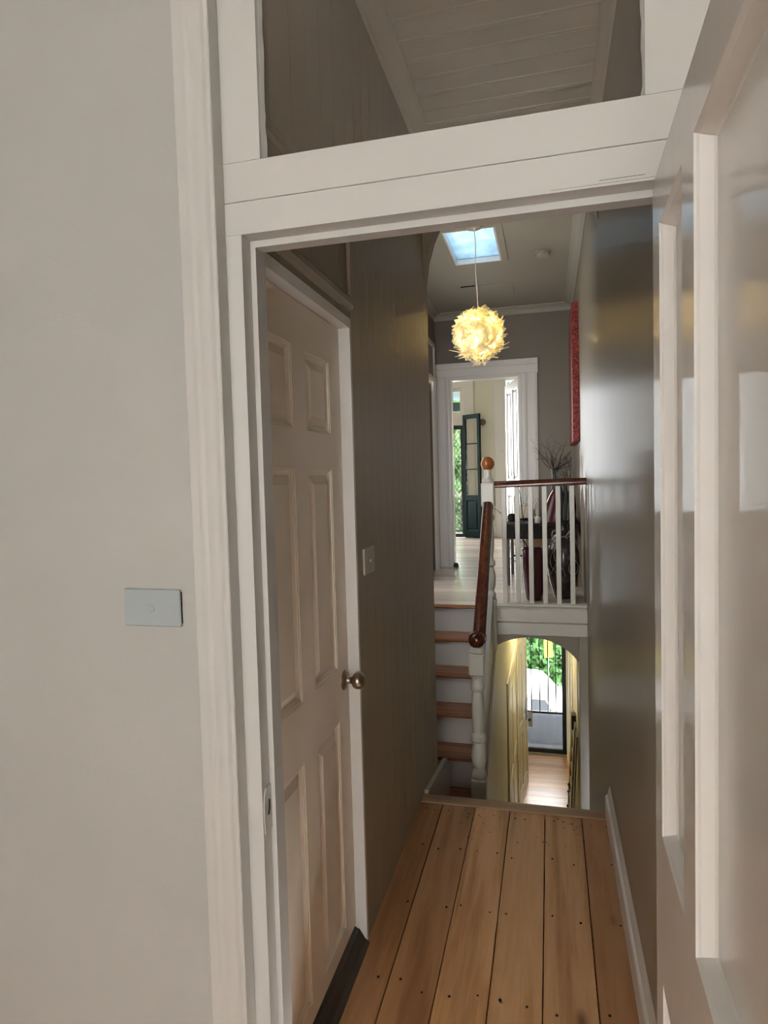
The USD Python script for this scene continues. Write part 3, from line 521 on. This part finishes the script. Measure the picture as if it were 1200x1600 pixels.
ld = Thing('ladder', 'folded wooden and grey metal ladder leaning on the right wall of the ground hall', 'ladder', (.2, 8.2, ZG))
LW = plain('ladder_wood', (.42, .25, .14), .5); LG = plain('ladder_grey', (.22, .24, .23), .4)
A, B = np.array([.180, 8.28, ZG + .002]), np.array([.215, 6.95, -.95]); o2 = np.array([.010, -.45, 0])
ld.part('stile', beam(A, B, .022, .06), LW, label='brown wooden stile'); ld.part('stile', beam(A + o2, B + o2 * .75, .022, .07), LG); ld.part('stile', beam(A + o2 * 1.8, B + o2 * 1.3, .018, .06), LG)
for k in range(6):
    t_ = (k + .6) / 6.6; ld.part('rung', beam(A + (B - A) * t_, A + o2 + (B + o2 * .75 - A - o2) * t_, .018, .035), LG)
ld.part('hinge', box(.19, .235, 6.80, 6.92, -1.08, -.93, .004), BLACK); 
for t_ in (.08, .25, .33): ld.part('bolt', ball(A + o2 * .2 + (B - A) * t_ + np.array([-.012, 0, 0]), .02, 2), BLACK, smooth=True)

# ================================================================== OBJECTS
pl = Thing('wall_plate', 'blank grey cover plate on the pale wall left of the doorway', 'cover plate', (-.857, 1.24, 1.30))
pl.part('plate', box(-.928, -.786, 1.232, 1.2398, 1.259, 1.342, .002), PLATE)
def yl(prof, c, n=16): q = lathe(prof, (0, 0, 0), n); V = q.vertices; q.vertices = np.stack([V[:, 0], -V[:, 2], V[:, 1]], 1) + np.array(c); q.faces = q.faces[:, ::-1]; q.faces = q.faces[:, ::-1]; return q
pl.part('knockout', yl([(.0, .0012), (.007, .0012), (.0078, .0004), (.0085, .0012), (.0095, .0004)], (-.859, 1.232, 1.299)), PLATE, label='round plug in the middle of the plate')
pl.part('gap', [box(-.786, -.7852, 1.236, 1.2398, 1.266, 1.336), box(-.9, -.80, 1.2365, 1.2398, 1.2582, 1.259)], DARK)
sw = Thing('light_switch', 'cream switch plate on the khaki board wall beside the six-panel door', 'switch', (XL, 2.158, 1.29))
sw.part('plate', box(XL, XL + .008, 2.095, 2.222, 1.243, 1.334, .002), SWITCH)
sw.part('rocker', xl([(0, .012), (.004, .012), (.005, .008)], (XL, 2.16, 1.288), 14), WHITE, smooth=40)

# pendant
LX, LY, LZ = -.452, 4.44, 2.556
pd = Thing('pendant_lamp', 'cream feather ball pendant lamp glowing over the stair', 'pendant lamp', (LX, LY, LZ))
pd.part('ceiling_rose', lathe([(0, ZC - .04), (.025, ZC - .04), (.05, ZC - .03), (.056, ZC - .012), (.056, ZC - .004), (.055, ZC - .0005), (0, ZC - .0005)], (LX - .018, LY, 0)), GREY, smooth=40, label='grey metal ceiling rose')
cpts = [(LX - .018 + .018 * t + .006 * math.sin(9 * t) * (1 - t), LY, ZC - .03 + t * (LZ + .12 - ZC + .03)) for t in np.linspace(0, 1, 24)]
pd.part('cord', tube(cpts, .0032, 6), CORD, smooth=True)
BULB = mat('lamp_diffuser', {'e': ('emission', {'color': (1, .87, .48), 'strength': 5200})}, [], 'e.emission')
pd.part('diffuser_globe', ball((LX, LY, LZ), .105, 3), BULB, smooth=True, label='glowing inner globe')
fv, ff = [], []
N = 1500
for i in range(N):
    z = 1 - 2 * (i + .5) / N; ph = i * 2.39996; nrm = np.array([math.sqrt(1 - z * z) * math.cos(ph), math.sqrt(1 - z * z) * math.sin(ph), z]) + rng.normal(0, .06, 3); nrm /= np.linalg.norm(nrm)
    tg = np.cross(nrm, rng.normal(size=3)); tg /= np.linalg.norm(tg); sd_ = np.cross(nrm, tg)
    L = rng.uniform(.045, .075) * (1.4 if z < -.8 else 1); wd = rng.uniform(.009, .016); p = nrm * rng.uniform(.112, .14); b0 = len(fv); curl = rng.uniform(.3, 1.1)
    out = nrm * .75 + tg * .55 + np.array([0, 0, -.22])
    for k, (s_, ww_) in enumerate(((0, .35), (.3, 1), (.65, .9), (1, .4))):
        c_ = p + out * L * s_ + tg * L * curl * s_ * s_ - nrm * L * .35 * s_ * s_
        fv += [c_ + sd_ * wd * ww_, c_ - sd_ * wd * ww_]
    for k in range(3): a = b0 + 2 * k; ff += [[a, a + 1, a + 3], [a, a + 3, a + 2]]
pd.part('feather', trimesh.Trimesh(np.array(fv) + np.array([LX, LY, LZ]), ff, process=False), FEATHER, kind='stuff', label='cream feathers')

# canvas
RED = mat('red_canvas', {'g': ('geometry', {}), 'v': ('voronoi_texture', {'scale': 60}), 'n': ('noise_texture', {'scale': 45, 'detail': 4}), 'm': ('mix_float', {'fac': .5}), 'r': ('rgb_ramp', {'ramp': [(.3, (.07, .006, .007)), (.5, (.25, .018, .018)), (.7, (.42, .07, .05))]}), 'p': ('principled_bsdf', {'roughness': .6})},
    [('g.position', 'v.vector'), ('g.position', 'n.vector'), ('v.distance', 'm.a'), ('n.fac', 'm.b'), ('m.result', 'r.fac'), ('r.color', 'p.base_color')])
cvs = Thing('canvas_painting', 'tall red speckled box canvas hanging on the right wall of the hall', 'painting', (.23, 5.9, 2.4))
cvs.part('canvas', box(.197, .2495, 5.55, 6.35, 1.845, 2.985, .004), RED); cvs.part('face', box(.1955, .197, 5.553, 6.347, 1.85, 2.98), plain('red_canvas_face', (.26, .06, .055), .5), label='paler red painted face')

# black table by the right wall and things on it
TB = plain('black_lacquer', (.010, .008, .008), .6, 0, .25); LEG = plain('dark_leg_wood', (.05, .03, .025), .4)
tb = Thing('side_table', 'low black table with thin dark legs behind the balusters', 'table', (-.08, 5.9, ZU))
tb.part('table_top', box(-.375, .235, 5.55, 6.28, 1.135, 1.165, .004), TB); tb.part('apron', box(-.36, .22, 5.565, 6.265, 1.035, 1.1345), TB)
for x in (-.352, .21):
    for y in (5.60, 6.245): tb.part('leg', box(x - .013, x + .013, y - .013, y + .013, ZU, 1.035, .002), LEG)
tb.part('stretcher', box(-.35, .21, 6.24, 6.25, .80, .815), TB)
VR = plain('dark_red_glaze', (.065, .007, .009), .22); VD = plain('dark_green_glaze', (.012, .016, .013), .22)
vs_ = Thing('red_vase', 'dark red flared bottle vase with a black neck on the black table', 'vase', (.075, 5.70, 1.165))
vs_.part('body', lathe([(0, 1.166), (.150, 1.166), (.155, 1.18), (.135, 1.25), (.105, 1.33), (.075, 1.40), (.05, 1.44), (.03, 1.455)], (.075, 5.70, 0), 32), VR, smooth=40)
vs_.part('neck', lathe([(.03, 1.45), (.026, 1.48), (.022, 1.56), (.026, 1.60), (.03, 1.625), (.024, 1.63), (.02, 1.62)], (.045, 5.70, 0), 20), VD, smooth=40)
v2 = Thing('red_vase', 'second smaller dark red vase beside the wall on the black table', 'vase', (.18, 6.05, 1.165))
v2.part('body', lathe([(0, 1.166), (.04, 1.166), (.05, 1.19), (.055, 1.28), (.045, 1.38), (.02, 1.43), (.018, 1.47), (.022, 1.475)], (.18, 6.05, 0), 24), VR, smooth=40)
sh = Thing('table_lamp', 'cream fabric lampshade standing on the far end of the black table', 'lamp', (-.25, 6.08, 1.165))
sh.part('shade', lathe([(.105, 1.185), (.045, 1.31), (.043, 1.31), (.102, 1.186)], (-.215, 6.12, 0), 28), plain('cream_shade', (.62, .55, .42), .7), smooth=40); sh.part('base', lathe([(0, 1.166), (.05, 1.166), (.05, 1.172), (.012, 1.18), (.012, 1.25), (0, 1.25)], (-.215, 6.12, 0), 20), TB, smooth=40)
bx = Thing('cardboard_box', 'brown cardboard box on the floor under the black table', 'box', (-.1, 6.1, ZU))
bx.part('body', box(-.215, -.02, 5.98, 6.22, ZU, 1.0, .003), paint('cardboard', (.40, .25, .14), .8, .05)); bx.part('flap', box(-.215, -.02, 5.955, 5.98, .93, 1.0, .003), paint('cardboard_flap', (.34, .21, .115), .8, .05))
wb = plain('white_bottle', (.6, .56, .5), .4)
jr = Thing('white_jar', 'small white jar at the left front of the black table', 'jar', (-.36, 5.9, 1.165)); jr.part('body', lathe([(0, 1.166), (.022, 1.166), (.026, 1.18), (.024, 1.215), (.014, 1.222), (.014, 1.235), (0, 1.235)], (-.10, 5.62, 0), 18), wb, smooth=40)
ow = Thing('black_ornament', 'rounded black ornament at the far left corner of the black table', 'ornament', (-.335, 6.1, 1.165)); ow.part('body', lathe([(0, 1.166), (.03, 1.166), (.04, 1.185), (.036, 1.215), (.02, 1.23), (0, 1.232)], (-.335, 5.93, 0), 18), TB, smooth=40)

# floor vases
MAR = plain('maroon_glaze', (.040, .008, .012), .14)
pt = Thing('floor_vase', 'tall maroon tapered floor vase standing behind the second and third balusters', 'vase', (-.12, 4.96, ZU))
pt.part('body', lathe([(0, ZU), (.056, ZU), (.060, ZU + .01), (.072, ZU + .10), (.083, ZU + .24), (.086, ZU + .38), (.088, ZU + .392), (.083, ZU + .395), (.079, ZU + .385), (.074, ZU + .2), (0, ZU + .18)], (-.122, 4.97, 0), 32), MAR, smooth=35)
URN = mat('dark_urn', {'g': ('geometry', {}), 'n': ('noise_texture', {'scale': 14, 'detail': 4}), 'r': ('rgb_ramp', {'ramp': [(.4, (.018, .012, .010)), (.62, (.055, .04, .034)), (.75, (.16, .14, .12))]}), 'p': ('principled_bsdf', {'roughness': .2})}, [('g.position', 'n.vector'), ('n.fac', 'r.fac'), ('r.color', 'p.base_color')])
un = Thing('floor_urn', 'dark bulbous urn wrapped in silver ribbon standing behind the right-hand balusters', 'urn', (.10, 5.05, ZU))
un.part('body', lathe([(0, ZU), (.062, ZU), (.068, ZU + .012), (.105, ZU + .14), (.122, ZU + .26), (.118, ZU + .36), (.09, ZU + .44), (.06, ZU + .48), (.045, ZU + .50), (.04, ZU + .56), (.05, ZU + .60)], (.095, 5.06, 0), 32), URN, smooth=40)
RB = plain('silver_ribbon', (.24, .225, .21), .35, .3); rb = []
for k in range(5):
    a0_ = rng.uniform(-2.6, -.4); pts = []
    for s_ in np.linspace(0, 1, 14):
        z_ = ZU + .46 - s_ * rng.uniform(.26, .28); r_ = np.interp(z_ - ZU, [0, .14, .26, .36, .44, .5], [.07, .107, .124, .12, .095, .05]) + .004
        aa = a0_ + .5 * math.sin(s_ * 5 + k) * s_; pts.append((.095 + r_ * math.cos(aa), 5.06 + r_ * math.sin(aa), z_))
    rb.append(tube(pts, .003, 5))
rb.append(tube([(.095 + .064 * math.cos(t), 5.06 + .064 * math.sin(t), ZU + .475) for t in np.linspace(0, 2 * math.pi, 30)], .007, 6))
for s_ in (-1, 1): rb.append(tube([(.095 + s_ * (.02 + .06 * math.sin(t)), 5.0 - .02 * math.sin(t), ZU + .475 + .05 * math.sin(2 * t)) for t in np.linspace(0, math.pi, 14)], .006, 5))
un.part('ribbon', rb, RB, smooth=True, label='silver ribbon wrap', kind='stuff')
un.part('leaf_spray', [tube([(.11 + .03 * k, 5.06, ZU + .58), (.12 + .035 * k, 5.05, ZU + .8), (.10 + .05 * k, 5.04, ZU + .98)], [.012, .02, .003], 5) for k in (-1, 0, 1)], plain('grey_green_leaf', (.045, .05, .04), .6), smooth=True)

TW = plain('dark_twig', (.035, .022, .018), .7)
def branch(p, d_, L, r, depth, out):
    pts, rad = [np.array(p, float)], [r]; d_ = np.array(d_, float); n = 7
    for k in range(n):
        d_ = d_ + rng.normal(0, .17, 3); d_ /= np.linalg.norm(d_); pts.append(pts[-1] + d_ * L / n); rad.append(r * (1 - .75 * (k + 1) / n))
        if pts[-1][0] > .185: pts[-1][0] = .185; d_[0] = -abs(d_[0])
        if pts[-1][1] < 4.78: pts[-1][1] = 4.78; d_[1] = abs(d_[1])
        if depth and k > 1 and rng.random() < .55: branch(pts[-1], d_ + rng.normal(0, .55, 3), L * rng.uniform(.3, .5), rad[-1] * .75, depth - 1, out)
    out.append(tube(pts, rad, 5))
def twigs(name, label, c, n, spread, L, extra=()):
    o = []
    for k in range(n): branch(c, (rng.normal(0, spread), rng.normal(0, spread * .5), 1), L * rng.uniform(.6, 1.15), .0048, 2, o)
    for p, d_, l_ in extra: branch(p, d_, l_, .004, 2, o)
    solo(name, join(o), TW, label, 'dried twigs', smooth=True)
twigs('dried_twigs', 'spray of dark dried twigs in the neck of the red vase above the handrail', (.045, 5.70, 1.60), 16, .8, .26)
twigs('dried_twigs', 'curving bare branch rising from the maroon floor vase', (-.13, 4.97, ZU + .30), 3, .35, .62, [((-.15, 4.97, ZU + .30), (-.45, .1, 1), .75), ((-.14, 4.96, ZU + .34), (-.2, 0, 1), .45)])
twigs('dried_twigs', 'bent twig hanging beside the right end of the landing handrail', (.18, 6.05, 1.47), 5, .6, .24)

# small things
ds = Thing('door_stop', 'small black door stop on the hall floor by the left casing', 'door stop', (-.985, 6.70, ZU)); ds.part('stop', lathe([(0, 0), (.026, 0), (.028, .02), (.018, .045), (0, .048)], (-.965, 6.70, ZU), 16), BLACK, smooth=40)
ck = Thing('curtain_bracket', 'small brown wooden knob on the cream wall beside the green door', 'wall knob', (-1.0, 10.0, 2.41)); ck.part('knob', yl([(0, .07), (.04, .065), (.052, .045), (.04, .02), (.02, .01), (.035, 0)], (-.985, 10.05, 2.42), 20), plain('knob_brown', (.16, .09, .05), .5), smooth=40)

# white leaf of the front room doorway (open into the room)
h0, h1 = np.array([-.298, 6.88, 0]), np.array([-.483, 7.56, 0]); uu = (h1 - h0) / np.linalg.norm(h1 - h0); ww = np.array([-uu[1], uu[0], 0])
panel_leaf(d4, (h0[0], h0[1], ZU + .01), uu, ww, [(.09, .31), (.39, .61)], [(.18, .72), (.9, 1.88)], 1.965, .70, RAISED, WHITE, .038)
d4.part('knob', ball(np.array([h0[0], h0[1], 1.48]) + uu * .645 + ww * .045, .028, 2), NICKEL, smooth=True)

# green french leaf and mesh screen
gl = Thing('door_8', 'dark green glazed balcony door leaf folded open into the front room', 'door', (-1.15, 9.93, ZU), kind=S)
g0, g1 = np.array([-1.295, 10.012, 0]), np.array([-1.022, 9.83, 0]); gu = (g1 - g0) / np.linalg.norm(g1 - g0); gw_ = np.array([gu[1], -gu[0], 0]); GW = float(np.linalg.norm(g1 - g0))
P = lambda m_: xf(m_, (g0[0], g0[1], ZU + .012), gu, (0, 0, 1), gw_)
H = 1.90
gl.part('stile', P(box(0, .045, 0, H, -.04, 0)), GREEN); gl.part('stile', P(box(GW - .045, GW, 0, H, -.04, 0)), GREEN)
for a, b in ((0, .10), (.58, .655), (H - .065, H)): gl.part('rail', P(box(.045, GW - .045, a, b, -.04, 0)), GREEN)
for z_ in (1.055, 1.450): gl.part('glazing_bar', P(box(.045, GW - .045, z_ - .008, z_ + .008, -.034, -.006)), GREEN)
for a, b in ((.655, 1.047), (1.063, 1.442), (1.458, H - .065)): gl.part('pane', P(box(.045, GW - .045, a, b, -.022, -.018)), GLASS)
gl.part('panel', P(rings(.045, GW - .045, .10, .58, RAISED)), GREEN)
sc = Thing('door_9', 'black framed balcony screen door with diamond mesh', 'door', (-1.7, 10.09, ZU), kind=S)
sc.part('stile', box(-1.34, -1.292, 10.085, 10.12, ZU + .005, 2.395), BLACK); sc.part('stile', box(-2.09, -2.03, 10.085, 10.12, ZU + .005, 2.395), BLACK)
sc.part('rail', box(-2.03, -1.34, 10.085, 10.12, ZU + .005, ZU + .06), BLACK); sc.part('rail', box(-2.03, -1.34, 10.085, 10.12, 2.33, 2.395), BLACK)
dm = []
for s_ in (1, -1):
    for k in np.arange(-1.75, 1.75 + .66, .095):
        x0, x1, z0, z1 = -2.03, -1.34, .69, 2.33   # clip the diagonal to the opening
        f0 = lambda x: z0 + (x - x0) * 1.35 * s_ + k + (0 if s_ > 0 else .9)
        xs_ = np.linspace(x0, x1, 60); zs_ = np.array([f0(x) for x in xs_]); ok = (zs_ > z0) & (zs_ < z1)
        if ok.sum() > 3: i = np.nonzero(ok)[0]; dm.append(beam((xs_[i[0]], 10.10, zs_[i[0]]), (xs_[i[-1]], 10.10, zs_[i[-1]]), .004, .006, 0))
sc.part('diamond_mesh', dm, BLACK, kind='stuff')

# ================================================================== OUTSIDE
solo('balcony_floor', box(-4, 1.2, 10.3, 11.5, .42, .58), paint('balcony_tile', (.42, .40, .37), .6), 'pale balcony floor outside the front room', 'balcony', kind=S)
br = Thing('balcony_railing', 'black cast iron lace railing along the balcony', 'railing', (-1.5, 11.35, .58))
br.part('top_rail', box(-3.5, 1.0, 11.33, 11.37, 1.235, 1.285, .004), GREY); br.part('lower_rail', box(-3.5, 1.0, 11.335, 11.365, .62, .645), BLACK)
for x in np.arange(-2.4, .6, .11): br.part('bar', box(x - .007, x + .007, 11.343, 11.357, .645, 1.235), BLACK)
lc = []
for x in np.arange(-2.345, .6, .11):
    for z_, r_ in ((.72, .045), (.83, .05), (.94, .045), (1.05, .05), (1.16, .045)):
        t_ = np.linspace(0, 2 * math.pi, 13); lc.append(tube(np.stack([x + r_ * np.cos(t_), np.full(13, 11.35), z_ + r_ * np.sin(t_)], 1), .007, 4, False))
br.part('lace_scroll', lc, BLACK, kind='stuff')
aw = Thing('balcony_awning', 'pale corrugated iron awning roof with a dark green beam over the balcony', 'awning', (-1.5, 11, 3), kind=None)
n = 140; xs_ = np.linspace(-3.6, 1.2, n); wv = .016 * np.sin(xs_ / .076 * 2 * math.pi)
v = np.concatenate([np.stack([xs_, np.full(n, y), z_ + wv], 1) for y, z_ in ((10.33, 3.45), (11.75, 2.99), (11.75, 2.984), (10.33, 3.444))]); f = []
for i in range(4):
    for j in range(n - 1): a, b = i * n + j, ((i + 1) % 4) * n + j; f += [[a, a + 1, b + 1], [a, b + 1, b]]
aw.part('corrugated_sheet', trimesh.Trimesh(v, f, process=False), paint('pale_blue_iron', (.20, .29, .33), .5), smooth=40)
aw.part('beam', box(-3.6, 1.2, 11.32, 11.40, 2.745, 2.90, .005), GREEN)
for x in (-2.6, .9): aw.part('post', box(x - .05, x + .05, 11.31, 11.41, .58, 2.745, .005), GREEN)

def crown(T, c, R, n, size, m_):
    v, f = [], []
    for i in range(n):
        d_ = rng.normal(size=3); d_ /= np.linalg.norm(d_); p = np.array(c) + d_ * np.array(R) * (rng.random() ** .45); a = rng.normal(size=3); a /= np.linalg.norm(a); b = np.cross(a, rng.normal(size=3)); b /= np.linalg.norm(b)
        s_ = size * rng.uniform(.6, 1.4); k = len(v); v += [p - a * s_, p + b * s_ * .5, p + a * s_, p - b * s_ * .5]; f += [[k, k + 1, k + 2], [k, k + 2, k + 3]]
    T.part('foliage', trimesh.Trimesh(np.array(v), f, process=False), m_, kind='stuff')
BARK = paint('bark', (.12, .09, .07), .8)
def tree(name, label, x, y, zb, zc, R, n, size, m_):
    T = Thing(name, label, 'tree' if name == 'tree' else 'shrub', (x, y, zb)); T.part('trunk', tube([(x, y, zb), (x + .1, y, (zb + zc) / 2), (x, y, zc)], [R[0] * .09, R[0] * .07, R[0] * .03], 8), BARK, smooth=True); crown(T, (x, y, zc), R, n, size, m_)
tree('tree', 'bright leafy street tree beyond the balcony railing', -2.7, 15.5, -4.35, 2.0, (2.2, 2.0, 2.9), 7000, .13, LEAF)
tree('tree', 'leafy street tree low behind the balcony lace', -.4, 20.5, -4.35, -.2, (2.6, 1.8, 2.4), 5000, .14, LEAF)
tree('shrub', 'lush green shrub across the street seen through the entrance screen', -.2, 17.0, -4.35, -3.0, (2.0, 1.0, 1.4), 5000, .10, SHRUB)
solo('front_path', box(-4, 4, 10.3, 11.55, ZG - .3, ZG - .02), paint('concrete_path', (.33, .32, .30), .8), 'concrete front yard outside the entrance', 'path', kind=S)
solo('street', box(-25, 25, 11.56, 40, -4.6, -4.35), paint('asphalt', (.22, .22, .22), .9), 'street beyond the front yard', 'street', kind=S)
hs = Thing('house', 'pale house front across the street', 'house', (0, 27, -4.35)); hs.part('wall', box(-14, 14, 27, 33, -4.35, 3.2), paint('pale_render', (.6, .57, .52), .8)); hs.part('roof', extr([(26.5, 3.2), (33.5, 3.2), (30, 5.4)], -14.4, 14.4, 'x'), paint('roof_tile', (.28, .16, .13), .8))
for x in (-9, -5, -1, 3, 7): hs.part('window', box(x - .6, x + .6, 26.97, 27.0, -1.2, .8), plain('dark_window', (.06, .07, .08), .2))
car = Thing('car', 'white car parked in the street beyond the entrance screen', 'car', (-1.3, 14, -4.35))
CW = plain('white_car_paint', (.46, .46, .47), .25, 0, .5, coat_weight=.5); CG = plain('car_glass', (.03, .035, .04), .6, 0, .2)
def carbody(xs, y0, y1, z): return extr(xs, y0, y1, 'y')
prof = [(-3.4, -4.05), (.85, -4.05), (.9, -3.7), (.78, -3.45), (.22, -3.22), (-3.3, -3.22), (-3.45, -3.7)]
car.part('body', extr(prof, 13.05, 14.85, 'y'), CW, smooth=30)
roof = trimesh.convex.convex_hull(np.array([(x, y, z_ + .1) for (x, z_, i_) in ((-3.15, -3.34, 0), (.14, -3.34, 0), (-2.9, -2.93, .14), (-.35, -2.90, .14), (-.2, -2.94, .14)) for y in (13.08, 14.82 - i_)]))
car.part('cabin', roof, CW, smooth=30)
for a, b in ((-2.75, -1.45), (-1.37, -.50), (-.42, .02)): car.part('side_window', extr([(a, -3.22), (b, -3.22), (b - .16 * (b > 0), -2.95), (a, -2.95)], 13.06, 13.085, 'y'), CG)
for x in (-2.6, .2): [car.part('wheel', extr([(x + .32 * math.cos(t), -4.03 + .32 * math.sin(t)) for t in np.linspace(0, 2 * math.pi, 24, endpoint=False)], y, y + .2, 'y'), BLACK) for y in (13.03, 14.67)]
sg = Thing('yellow_sign', 'small yellow sign on a thin post outside the entrance', 'sign', (-.06, 12.0, ZG)); sg.part('board', box(-.135, .015, 11.99, 12.0, -1.78, -1.40, .003), plain('yellow_sign_paint', (.90, .62, .03), .5)); sg.part('post', box(-.068, -.052, 12.0, 12.015, -4.35, -1.5), GREY)
